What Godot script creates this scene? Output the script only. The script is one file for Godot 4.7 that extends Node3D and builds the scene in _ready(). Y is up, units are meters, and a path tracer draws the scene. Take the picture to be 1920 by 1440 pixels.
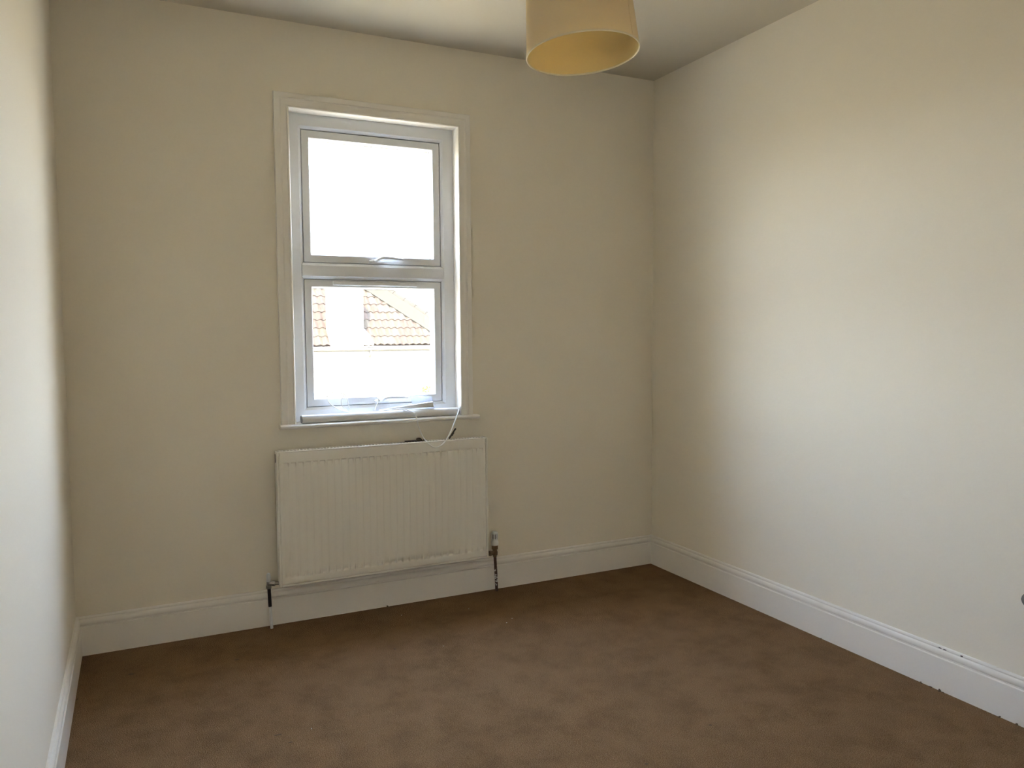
extends Node3D
# An empty bedroom: back wall with a window at z = 0, x to the right, y up, the camera stands in the doorway at z = 3.6.

const W := 2.885          # room width
const D := 3.60           # room depth
const H := 2.70           # room height
const SK := 0.1625        # height of the skirting boards

# ---------------------------------------------------------------- mesh helper
class MB:
	var t := PackedVector3Array()
	func tri(a: Vector3, b: Vector3, c: Vector3) -> void:
		t.append(a); t.append(b); t.append(c)
	func quad(a: Vector3, b: Vector3, c: Vector3, d: Vector3) -> void:
		tri(a, b, c); tri(a, c, d)
	func fix(from: int) -> void:           # outward faces: flips a closed piece whose volume is negative
		var vol := 0.0
		for i in range(from, t.size(), 3):
			vol += t[i].dot(t[i + 1].cross(t[i + 2]))
		if vol < 0.0:
			for i in range(from, t.size(), 3):
				var k := t[i]
				t[i] = t[i + 1]
				t[i + 1] = k
	func loft(rings: Array, caps := true, loop := false) -> void:   # rings of equal length, each a closed outline
		var from := t.size()
		var n: int = rings[0].size()
		var m := rings.size()
		for k in (m if loop else m - 1):
			var a: PackedVector3Array = rings[k]
			var b: PackedVector3Array = rings[(k + 1) % m]
			for i in n:
				var j := (i + 1) % n
				quad(a[i], a[j], b[j], b[i])
		if caps and not loop:
			cap(rings[0], true)
			cap(rings[m - 1], false)
		fix(from)
	func cap(r: PackedVector3Array, flip: bool) -> void:
		var n := r.size()
		var nrm := Vector3.ZERO
		for i in n:
			nrm += r[i].cross(r[(i + 1) % n])
		if nrm.length() < 1e-14:
			return
		nrm = nrm.normalized()
		var u := (Vector3.UP if absf(nrm.y) < 0.9 else Vector3.RIGHT).cross(nrm).normalized()
		var w := nrm.cross(u)
		var p := PackedVector2Array()
		for q in r:
			p.append(Vector2(q.dot(u), q.dot(w)))
		var ids := Geometry2D.triangulate_polygon(p)
		for i in range(0, ids.size(), 3):
			var a := r[ids[i]]
			var b := r[ids[i + 1]]
			var c := r[ids[i + 2]]
			if ((b - a).cross(c - a).dot(nrm) < 0.0) != flip:
				tri(a, c, b)
			else:
				tri(a, b, c)
	func box(a: Vector3, b: Vector3, r := 0.0, x := Transform3D()) -> void:
		var c := (a + b) / 2.0
		var h := ((b - a) / 2.0).abs()
		r = minf(r, minf(h.x, minf(h.y, h.z)) * 0.98)
		var rings := []
		var levels := [[-h.y, r], [-h.y + r, 0.0], [h.y - r, 0.0], [h.y, r]] if r > 0.0 else [[-h.y, 0.0], [h.y, 0.0]]
		for l in levels:
			var o := PackedVector3Array()
			var hx: float = h.x - l[1]
			var hz: float = h.z - l[1]
			if r > 0.0:
				var k := r * 0.6
				for s in [[1, 1, 0], [1, 1, 1], [-1, 1, 1], [-1, 1, 0], [-1, -1, 0], [-1, -1, 1], [1, -1, 1], [1, -1, 0]]:
					o.append(x * (c + Vector3(s[0] * (hx - (k if s[2] else 0.0)), l[0], s[1] * (hz - (0.0 if s[2] else k)))))
			else:
				for s in [[1, 1], [-1, 1], [-1, -1], [1, -1]]:
					o.append(x * (c + Vector3(s[0] * hx, l[0], s[1] * hz)))
			rings.append(o)
		loft(rings)
	func tube(pts: Array, radii, sides := 10) -> void:
		var rings := []
		var n := pts.size()
		var up := Vector3.ZERO
		for i in n:
			var dir: Vector3 = (pts[mini(i + 1, n - 1)] - pts[maxi(i - 1, 0)]).normalized()
			if up == Vector3.ZERO:
				up = (Vector3.UP if absf(dir.y) < 0.9 else Vector3.RIGHT)
			var u := up.cross(dir).normalized()
			up = dir.cross(u)
			var r: float = radii[i] if radii is Array else radii
			var o := PackedVector3Array()
			for k in sides:
				var a := TAU * k / sides
				o.append(pts[i] + u * cos(a) * r + up * sin(a) * r)
			rings.append(o)
		loft(rings)
	func lathe(prof: Array, x := Transform3D(), sides := 24) -> void:   # profile of (radius, height) turned round y
		var rings := []
		for p in prof:
			var o := PackedVector3Array()
			for k in sides:
				var a := TAU * k / sides
				o.append(x * Vector3(cos(a) * maxf(p[0], 0.00002), p[1], sin(a) * maxf(p[0], 0.00002)))
			rings.append(o)
		loft(rings)
	func ring(x0: float, y0: float, x1: float, y1: float, prof: Array) -> void:   # a mitred rectangular frame, profile of (inset, z)
		var rings := []
		for s in [[0, 0], [1, 0], [1, 1], [0, 1]]:
			var o := PackedVector3Array()
			for p in prof:
				o.append(Vector3(x1 - p[0] if s[0] else x0 + p[0], y1 - p[0] if s[1] else y0 + p[0], p[1]))
			rings.append(o)
		loft(rings, false, true)
	func mesh(crease := 35.0) -> ArrayMesh:
		var fn := PackedVector3Array()
		var at := {}
		for i in range(0, t.size(), 3):
			fn.append((t[i + 1] - t[i]).cross(t[i + 2] - t[i]))
		for i in t.size():
			var key := Vector3i((t[i] * 20000.0).round())
			if not at.has(key):
				at[key] = PackedInt32Array()
			at[key].append(i / 3)
		var lim := cos(deg_to_rad(crease))
		var v := PackedVector3Array()
		var nr := PackedVector3Array()
		v.resize(t.size())
		nr.resize(t.size())
		var fu := PackedVector3Array()
		for f in fn:
			fu.append(f.normalized())
		for i in t.size():
			var f := i / 3
			var s := Vector3.ZERO
			for g in at[Vector3i((t[i] * 20000.0).round())]:
				if fu[g].dot(fu[f]) >= lim:
					s += fn[g]
			s = s.normalized() if s.length() > 0.0 else Vector3.UP
			var o: int = f * 3 + [0, 2, 1][i % 3]   # front faces run clockwise
			v[o] = t[i]
			nr[o] = s
		var arr := []
		arr.resize(Mesh.ARRAY_MAX)
		arr[Mesh.ARRAY_VERTEX] = v
		arr[Mesh.ARRAY_NORMAL] = nr
		var m := ArrayMesh.new()
		m.add_surface_from_arrays(Mesh.PRIMITIVE_TRIANGLES, arr)
		return m

func put(called: String, mb: MB, mat: Material, parent: Node = self, crease := 35.0) -> MeshInstance3D:
	var o := MeshInstance3D.new()
	o.name = called
	o.mesh = mb.mesh(crease)
	o.material_override = mat
	parent.add_child(o, true)
	return o

func put_mesh(called: String, m: Mesh, mat: Material, parent: Node, x := Transform3D()) -> MeshInstance3D:
	var o := MeshInstance3D.new()
	o.name = called
	o.mesh = m
	o.material_override = mat
	o.transform = x
	parent.add_child(o, true)
	return o

func tag(o: Node, label: String, category: String, group := "", kind := "") -> Node:
	o.set_meta("label", label)
	o.set_meta("category", category)
	if group: o.set_meta("group", group)
	if kind: o.set_meta("kind", kind)
	return o

func thing(called: String, label: String, category: String, at := Vector3.ZERO, group := "", kind := "") -> Node3D:
	var o := Node3D.new()
	o.name = called
	add_child(o, true)
	o.position = at
	tag(o, label, category, group, kind)
	return o

# ---------------------------------------------------------------- materials
var M := {}

func noise(freq: float, octaves: int, seed_n: int, kind := FastNoiseLite.TYPE_SIMPLEX_SMOOTH) -> FastNoiseLite:
	var n := FastNoiseLite.new()
	n.noise_type = kind
	n.frequency = freq
	n.fractal_octaves = octaves
	n.seed = seed_n
	return n

func rough_noise(freq: float, octaves: int, seed_n: int) -> FastNoiseLite:
	var n := noise(freq, octaves, seed_n)
	n.fractal_gain = 0.68
	return n

func noise_tex(n: FastNoiseLite, size: int, ramp: Array = [], normal := false, strength := 4.0) -> NoiseTexture2D:
	var t := NoiseTexture2D.new()
	t.width = size
	t.height = size
	t.seamless = true
	t.noise = n
	if normal:
		t.as_normal_map = true
		t.bump_strength = strength
	if ramp:
		var g := Gradient.new()
		var off := PackedFloat32Array()
		var col := PackedColorArray()
		for r in ramp:
			off.append(r[0])
			col.append(r[1])
		g.offsets = off
		g.colors = col
		t.color_ramp = g
	return t

func lin(r: float, g: float, b: float) -> Color:
	return Color(r, g, b).linear_to_srgb()

func mat(called: String, c: Color, rough := 0.6, metal := 0.0, spec := 0.5) -> StandardMaterial3D:
	var m := StandardMaterial3D.new()
	m.resource_name = called
	m.albedo_color = c
	m.roughness = rough
	m.metallic = metal
	m.metallic_specular = spec
	M[called] = m
	return m

func triplanar(m: StandardMaterial3D, scale: float, world := true) -> void:
	m.uv1_triplanar = true
	m.uv1_world_triplanar = world
	m.uv1_scale = Vector3.ONE * scale

func make_materials() -> void:
	var m: StandardMaterial3D
	var roller := noise_tex(noise(0.03, 4, 3), 512, [], true, 3.0)
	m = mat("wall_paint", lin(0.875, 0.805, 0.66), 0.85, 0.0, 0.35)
	m.normal_enabled = true
	m.normal_texture = roller
	m.normal_scale = 0.12
	triplanar(m, 3.0)
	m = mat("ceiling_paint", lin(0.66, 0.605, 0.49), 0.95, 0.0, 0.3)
	m.normal_enabled = true
	m.normal_texture = roller
	m.normal_scale = 0.1
	triplanar(m, 2.0)
	mat("gloss_paint", lin(0.89, 0.84, 0.75), 0.38)
	mat("upvc", lin(0.82, 0.83, 0.84), 0.3)
	mat("gasket", lin(0.12, 0.12, 0.13), 0.7)
	m = mat("glass", Color(1, 1, 1, 0.03), 0.02)
	m.transparency = BaseMaterial3D.TRANSPARENCY_ALPHA
	# carpet: a fine grain of pile, and worn, flattened patches laid over it
	m = mat("carpet", Color.WHITE, 1.0, 0.0, 0.0)
	m.albedo_texture = noise_tex(noise(0.16, 3, 11), 1024, [[0.1, lin(0.11, 0.064, 0.030)], [0.42, lin(0.228, 0.137, 0.070)], [0.58, lin(0.288, 0.178, 0.095)], [0.9, lin(0.45, 0.305, 0.185)]])
	m.normal_enabled = true
	m.normal_texture = noise_tex(noise(0.12, 3, 12), 1024, [], true, 9.0)
	m.normal_scale = 0.8
	triplanar(m, 1.6)
	m.detail_enabled = true
	m.detail_blend_mode = BaseMaterial3D.BLEND_MODE_MUL
	m.detail_uv_layer = BaseMaterial3D.DETAIL_UV_2
	m.detail_albedo = noise_tex(rough_noise(0.007, 8, 21), 2048, [[0.15, lin(0.78, 0.775, 0.77)], [0.5, lin(0.93, 0.927, 0.925)], [0.85, lin(1.05, 1.05, 1.05)]])
	m.uv2_triplanar = true
	m.uv2_world_triplanar = true
	m.uv2_scale = Vector3.ONE * 0.30
	mat("tuft", lin(0.15, 0.105, 0.07), 1.0, 0.0, 0.1)
	mat("radiator_enamel", lin(0.85, 0.805, 0.70), 0.34)
	mat("dark_gap", lin(0.05, 0.045, 0.04), 0.8)
	mat("white_plastic", lin(0.82, 0.82, 0.80), 0.35)
	mat("grey_plastic", lin(0.30, 0.29, 0.28), 0.5)
	mat("chrome", lin(0.36, 0.34, 0.31), 0.32, 1.0)
	m = mat("brass", lin(0.20, 0.135, 0.07), 0.45, 0.8)
	mat("dark_pipe", lin(0.022, 0.014, 0.012), 0.5)
	m = mat("copper", Color.WHITE, 0.5, 0.35)
	m.albedo_texture = noise_tex(noise(0.035, 3, 31), 256, [[0.0, lin(0.04, 0.02, 0.016)], [0.5, lin(0.09, 0.045, 0.034)], [1.0, lin(0.20, 0.12, 0.09)]])
	triplanar(m, 9.0)
	mat("paint_splash", lin(0.74, 0.72, 0.68), 0.6)
	m = mat("blind_cloth", lin(0.80, 0.79, 0.76), 0.8)
	m.normal_enabled = true
	m.normal_texture = noise_tex(noise(0.2, 2, 33), 256, [], true, 3.0)
	m.normal_scale = 0.25
	triplanar(m, 14.0)
	m = mat("cord", lin(0.88, 0.86, 0.80), 0.6)
	m.backlight_enabled = true
	m.backlight = Color(0.35, 0.34, 0.32)
	m = mat("packet", Color(0.93, 0.95, 1.0, 0.35), 0.2)
	m.transparency = BaseMaterial3D.TRANSPARENCY_ALPHA
	mat("bronze_plastic", lin(0.045, 0.032, 0.024), 0.5)
	m = mat("shade_cloth", lin(0.88, 0.79, 0.58), 0.85, 0.0, 0.3)
	m.normal_enabled = true
	m.normal_texture = noise_tex(noise(0.25, 2, 35), 512, [], true, 4.0)
	m.normal_scale = 0.25
	triplanar(m, 9.0, false)
	m.backlight_enabled = true
	m.backlight = lin(0.85, 0.72, 0.46)
	m = mat("shade_lining", lin(0.64, 0.53, 0.275), 0.7, 0.0, 0.3)
	m.backlight_enabled = true
	m.backlight = lin(0.80, 0.65, 0.36)
	mat("shade_rim", lin(0.86, 0.78, 0.58), 0.7)
	mat("bulb_glass", lin(0.85, 0.84, 0.80), 0.2)
	m = mat("bare_timber", Color.WHITE, 0.7)
	m.albedo_color = lin(0.07, 0.05, 0.04)
	mat("door_paint", lin(0.78, 0.76, 0.72), 0.45)
	mat("aged_metal", lin(0.075, 0.062, 0.048), 0.55, 0.1)
	# outside
	m = mat("render_cream", Color.WHITE, 0.95)
	m.albedo_texture = noise_tex(noise(0.02, 4, 41), 512, [[0.2, lin(0.64, 0.53, 0.33)], [0.6, lin(0.72, 0.60, 0.38)], [0.9, lin(0.76, 0.65, 0.42)]])
	triplanar(m, 0.4)
	m = mat("render_white", lin(0.80, 0.79, 0.77), 0.9)
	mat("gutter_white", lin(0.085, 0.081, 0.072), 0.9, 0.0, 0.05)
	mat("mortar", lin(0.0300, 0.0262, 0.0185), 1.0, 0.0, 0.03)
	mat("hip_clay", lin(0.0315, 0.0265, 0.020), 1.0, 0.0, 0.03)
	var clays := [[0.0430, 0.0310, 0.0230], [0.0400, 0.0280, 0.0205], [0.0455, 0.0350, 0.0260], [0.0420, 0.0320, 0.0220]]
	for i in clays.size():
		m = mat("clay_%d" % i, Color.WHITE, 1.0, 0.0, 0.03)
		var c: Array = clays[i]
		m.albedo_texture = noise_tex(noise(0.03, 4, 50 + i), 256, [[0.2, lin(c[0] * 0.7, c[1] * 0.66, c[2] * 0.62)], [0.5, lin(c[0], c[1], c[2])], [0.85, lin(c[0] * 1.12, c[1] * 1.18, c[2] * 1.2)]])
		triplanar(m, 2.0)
	m = mat("paving", Color.WHITE, 0.95)
	m.albedo_texture = noise_tex(noise(0.02, 4, 61), 512, [[0.2, lin(0.25, 0.19, 0.105)], [0.8, lin(0.34, 0.265, 0.15)]])
	triplanar(m, 0.2)
	m = mat("leaf", lin(0.036, 0.042, 0.012), 0.9, 0.0, 0.05)
	m.backlight_enabled = true
	m.backlight = lin(0.05, 0.06, 0.012)
	mat("twig", lin(0.13, 0.09, 0.06), 0.9)

# ---------------------------------------------------------------- the scene
func _ready() -> void:
	var cam := Camera3D.new()
	cam.name = "camera"
	cam.keep_aspect = Camera3D.KEEP_HEIGHT
	cam.fov = rad_to_deg(2.0 * atan(720.0 / 1465.88))
	cam.near = 0.02
	cam.far = 200.0
	cam.position = Vector3(0.25069, 1.31828, 3.62426)
	cam.rotation_degrees = Vector3(-3.72613, -25.81385, -0.39308)
	add_child(cam)
	cam.current = true
	var env := Environment.new()
	env.background_mode = Environment.BG_SKY
	var sky := Sky.new()
	var sm := ProceduralSkyMaterial.new()
	sm.sky_top_color = Color(0.74, 0.84, 1.0)
	sm.sky_horizon_color = Color(0.95, 0.98, 1.0)
	sm.sky_curve = 0.2
	sm.ground_horizon_color = Color(0.80, 0.79, 0.76)
	sm.ground_bottom_color = Color(0.6, 0.58, 0.54)
	sm.sun_angle_max = 1.0
	sky.sky_material = sm
	env.sky = sky
	env.background_energy_multiplier = 4.3
	env.tonemap_mode = Environment.TONE_MAPPER_LINEAR
	env.tonemap_exposure = 10.4
	env.sdfgi_enabled = true
	env.ssao_enabled = true
	env.ssil_enabled = true
	var we := WorldEnvironment.new()
	we.name = "world_environment"
	we.environment = env
	add_child(we)
	# the sun stands behind this house, to the left, and shines on the house opposite
	var sun := DirectionalLight3D.new()
	sun.name = "sun"
	var az := deg_to_rad(28.0)
	var el := deg_to_rad(50.0)
	var dir := Vector3(sin(az) * cos(el), -sin(el), -cos(az) * cos(el))
	add_child(sun)
	sun.look_at_from_position(Vector3(0, 20, 0), Vector3(0, 20, 0) + dir, Vector3.UP)
	sun.light_color = Color(1.0, 0.94, 0.82)
	sun.light_energy = 1.5
	sun.light_angular_distance = 0.5
	sun.shadow_enabled = true

	make_materials()
	room()
	landing_fill_window()
	window()
	skirting()
	doorway()
	outside()
	radiator()
	lamp()
	sill_things()
	carpet_bits()

func slab(called: String, boxes: Array, m: Material, label: String, category: String) -> MeshInstance3D:
	var b := MB.new()
	for k in boxes:
		b.box(Vector3(k[0], k[1], k[2]), Vector3(k[3], k[4], k[5]))
	var o := put(called, b, m)
	tag(o, label, category, "", "structure")
	return o

func room() -> void:
	var t := 0.22
	slab("floor", [[-t, -0.25, -0.3, W + t, 0.0, 5.2]], M.carpet, "worn brown short pile carpet covering the whole bedroom floor", "floor")
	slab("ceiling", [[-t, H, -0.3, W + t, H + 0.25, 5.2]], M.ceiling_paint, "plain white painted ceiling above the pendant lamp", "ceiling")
	slab("wall_back", [[-t, 0, -0.3, 0.895, H, 0], [1.723, 0, -0.3, W + t, H, 0], [0.895, 0, -0.3, 1.723, 0.892, 0], [0.895, 2.333, -0.3, 1.723, H, 0]], M.wall_paint, "white back wall around the window and behind the radiator", "wall")
	slab("wall_left", [[-t, 0, 0, 0, H, 5.2]], M.wall_paint, "bright white wall along the left edge of the room", "wall")
	slab("wall_right", [[W, 0, 0, W + t, H, 3.9], [W, 0, 3.9, W + t, 0.8, 5.2], [W, 2.3, 3.9, W + t, H, 5.2], [W, 0.8, 5.1, W + t, 2.3, 5.2]], M.wall_paint, "wide bare white wall on the right of the room", "wall")
	# the wall with the doorway that the picture is taken through, and the closed landing behind it
	slab("wall_front", [[0.0, 2.04, D, 0.84, H, D + 0.12], [0.84, 0, D, W, H, D + 0.12]], M.wall_paint, "white wall with the doorway the room is seen from", "wall")
	slab("wall_landing", [[-t, 0, 5.2, W + t, H, 5.4]], M.wall_paint, "white end wall of the landing behind the doorway", "wall")

func landing_fill_window() -> void:
	# unseen window added to brighten the window wall, the radiator and the lampshade
	var w := Node3D.new()
	w.name = "window_2"
	add_child(w, true)
	w.rotation.y = PI / 2.0
	tag(w, "added white framed window, out of view on the landing, that brightens the room through the doorway", "window", "", "structure")
	var b := MB.new()
	b.ring(-5.1, 0.8, -3.9, 2.3, [[0.0, W + 0.05], [0.055, W + 0.05], [0.065, W + 0.06], [0.065, W + 0.12], [0.0, W + 0.12]])
	put("frame", b, M.upvc, w)
	b = MB.new()
	b.box(Vector3(-5.04, 0.86, W + 0.08), Vector3(-3.96, 2.24, W + 0.086))
	put("pane", b, M.glass, w)

func sweep(b: MB, prof: Array, path: Array) -> void:   # path of functions from a profile point to a place
	var rings := []
	for f in path:
		var o := PackedVector3Array()
		for p in prof:
			o.append(f.call(p[0], p[1]))
		rings.append(o)
	b.loft(rings)

func skirting_profile() -> Array:   # (thickness, height): a flat board, a quirk, a torus bead and a small top lip
	var p := [[0.0, 0.0], [0.018, 0.0], [0.018, 0.1175], [0.0172, 0.1195], [0.0155, 0.1205], [0.0105, 0.1215], [0.0105, 0.1245]]
	for k in 9:
		var a := deg_to_rad(-80.0 + 160.0 * k / 8.0)
		p.append([0.0085 + 0.0075 * cos(a), 0.1375 + 0.0125 * sin(a)])
	p.append_array([[0.0088, 0.1512], [0.0088, 0.1535], [0.0105, 0.1555], [0.0098, 0.160], [0.0075, SK], [0.0, SK]])
	return p

func skirting() -> void:
	var p := skirting_profile()
	var b := MB.new()
	sweep(b, p, [func(t, y): return Vector3(t, y, t), func(t, y): return Vector3(W - t, y, t)])
	tag(put("baseboard_back", b, M.gloss_paint), "white moulded skirting board running behind the radiator below the window wall", "skirting board", "", "structure")
	b = MB.new()
	sweep(b, p, [func(t, y): return Vector3(W - t, y, t), func(t, y): return Vector3(W - t, y, D - t)])
	var r := put("baseboard_right", b, M.gloss_paint)
	tag(r, "white moulded skirting board along the right wall with chipped paint", "skirting board", "", "structure")
	for c in [[1.787, 0.0075, 0.0020], [1.806, 0.0080, 0.0019], [1.870, 0.0055, 0.0032]]:   # bare patches where the paint has flaked off the lip
		var cb := MB.new()
		var o := PackedVector3Array()
		var rings := []
		for l in [[1.0, 0.0], [0.7, 0.0009]]:
			o = PackedVector3Array()
			for k in 7:
				var a := TAU * k / 7.0
				o.append(Vector3(W - 0.0102 - l[1], 0.1560 + sin(a) * c[2] * l[0] * (1.0 + 0.2 * sin(k * 2.4)), c[0] + cos(a) * c[1] * l[0] * (1.0 + 0.25 * sin(k * 1.7))))
			rings.append(o)
		cb.loft(rings)
		put("paint_chip", cb, M.bare_timber, r).set_meta("label", "dark chip in the white paint")
	b = MB.new()
	sweep(b, p, [func(t, y): return Vector3(t, y, t), func(t, y): return Vector3(t, y, D)])
	tag(put("baseboard_left", b, M.gloss_paint), "white moulded skirting board along the left wall", "skirting board", "", "structure")
	b = MB.new()
	sweep(b, p, [func(t, y): return Vector3(W - t, y, D - t), func(t, y): return Vector3(0.91, y, D - t)])
	tag(put("baseboard_front", b, M.gloss_paint), "white moulded skirting board beside the doorway", "skirting board", "", "structure")

# ---------------------------------------------------------------- the window
func window() -> void:
	var w := thing("window_1", "white two-sash window in the back wall above the radiator", "window", Vector3.ZERO, "", "structure")
	var x0 := 0.907
	var x1 := 1.711
	var y0 := 0.914
	var y1 := 2.321
	# moulded architrave round three sides
	var prof := [[0.0, 0.0], [0.0, 0.012], [0.002, 0.0165], [0.006, 0.0185], [0.010, 0.0165], [0.0115, 0.013], [0.013, 0.0125], [0.028, 0.0125], [0.034, 0.0145], [0.039, 0.0185], [0.041, 0.0185], [0.0415, 0.021], [0.060, 0.021], [0.0645, 0.0195], [0.066, 0.016], [0.066, 0.0]]
	var b := MB.new()
	sweep(b, prof, [func(u, d): return Vector3(x0 - u, 0.912, d), func(u, d): return Vector3(x0 - u, y1 + u, d), func(u, d): return Vector3(x1 + u, y1 + u, d), func(u, d): return Vector3(x1 + u, 0.912, d)])
	var arch := put("architrave", b, M.gloss_paint, w)
	arch.set_meta("label", "moulded white architrave")
	b = MB.new()
	b.ring(x0 - 0.012, 0.900, x1 + 0.012, y1 + 0.012, [[0.0, 0.004], [0.0122, 0.004], [0.0122, -0.13], [0.0, -0.13]])
	put("jamb_lining", b, M.gloss_paint, w)
	# sill board with a rounded nose and short horns
	b = MB.new()
	var nose := [[0.0, 0.893], [0.038, 0.893], [0.043, 0.8955], [0.0465, 0.9005], [0.0465, 0.9055], [0.043, 0.910], [0.038, 0.912], [0.0, 0.912]]
	sweep(b, nose, [func(z, y): return Vector3(0.8315, y, z), func(z, y): return Vector3(0.833, y, z), func(z, y): return Vector3(1.8005, y, z), func(z, y): return Vector3(1.802, y, z)])
	b.box(Vector3(x0 - 0.011, 0.892, -0.13), Vector3(x1 + 0.011, 0.912, 0.001))
	put("window_sill", b, M.gloss_paint, w)
	# outer frame with its chamfered lip, and the transom
	b = MB.new()
	b.ring(x0, y0, x1, y1, [[0.0, -0.055], [0.050, -0.055], [0.0525, -0.0565], [0.055, -0.060], [0.062, -0.0665], [0.064, -0.0685], [0.064, -0.091], [0.080, -0.091], [0.080, -0.125], [0.0, -0.125]])
	put("frame", b, M.upvc, w)
	b = MB.new()
	var ta := 1.5765
	var tb := 1.6505
	var tp := [[ta, -0.0685], [ta + 0.002, -0.0665], [ta + 0.009, -0.060], [ta + 0.012, -0.0565], [ta + 0.0145, -0.0552], [tb - 0.0145, -0.0552], [tb - 0.012, -0.0565], [tb - 0.009, -0.060], [tb - 0.002, -0.0665], [tb, -0.0685], [tb, -0.091], [tb + 0.016, -0.091], [tb + 0.016, -0.125], [ta - 0.016, -0.125], [ta - 0.016, -0.091], [ta, -0.091]]
	sweep(b, tp, [func(y, z): return Vector3(x0 + 0.056, y, z), func(y, z): return Vector3(x1 - 0.056, y, z)])
	put("transom", b, M.upvc, w)
	var sx0 := x0 + 0.064
	var sx1 := x1 - 0.064
	for k in 2:
		var sy0 := y0 + 0.064 if k == 0 else tb
		var sy1 := ta if k == 0 else y1 - 0.064
		b = MB.new()
		b.ring(sx0, sy0, sx1, sy1, [[0.003, -0.0705], [0.005, -0.069], [0.033, -0.069], [0.036, -0.0705], [0.0375, -0.073], [0.0385, -0.080], [0.043, -0.101], [0.043, -0.118], [0.020, -0.118], [0.020, -0.0888], [0.003, -0.0888]])
		var sash := put("sash", b, M.upvc, w)
		b = MB.new()
		b.ring(sx0, sy0, sx1, sy1, [[0.041, -0.1005], [0.0445, -0.1015], [0.0445, -0.104], [0.041, -0.104]])
		put("gasket", b, M.gasket, sash)
		b = MB.new()
		b.box(Vector3(sx0 + 0.042, sy0 + 0.042, -0.112), Vector3(sx1 - 0.042, sy1 - 0.042, -0.106))
		put("pane", b, M.glass, sash)
		# handle: an oval base, a neck and a lever that lies to the right
		var hx := 1.313 if k == 1 else 1.326
		var hy := 1.668 if k == 1 else 0.998
		b = MB.new()
		var base := []
		for l in [[1.0, -0.069], [1.0, -0.062], [0.9, -0.059], [0.6, -0.0575]]:
			var o := PackedVector3Array()
			for i in 20:
				var a := TAU * i / 20.0
				o.append(Vector3(hx + 0.004 + cos(a) * 0.037 * l[0], hy - 0.003 + sin(a) * 0.0095 * l[0], l[1]))
			base.append(o)
		b.loft(base)
		b.tube([Vector3(hx, hy, -0.060), Vector3(hx, hy, -0.045), Vector3(hx + 0.004, hy + 0.003, -0.036), Vector3(hx + 0.013, hy + 0.009, -0.030), Vector3(hx + 0.026, hy + 0.0125, -0.028), Vector3(hx + 0.06, hy + 0.0125, -0.029), Vector3(hx + 0.105, hy + 0.010, -0.032), Vector3(hx + 0.128, hy + 0.008, -0.034)], [0.0085, 0.008, 0.0075, 0.007, 0.0065, 0.0065, 0.006, 0.0045], 12)
		put("handle", b, M.white_plastic, sash, 50.0).set_meta("label", "white lever handle")
		if k == 0:   # slim vent cover on the top rail of the lower sash
			b = MB.new()
			b.box(Vector3(1.105, 1.549, -0.0692), Vector3(1.518, 1.569, -0.0615), 0.002)
			put("trickle_vent", b, M.upvc, sash).set_meta("label", "slim white trickle vent cover")

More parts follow.
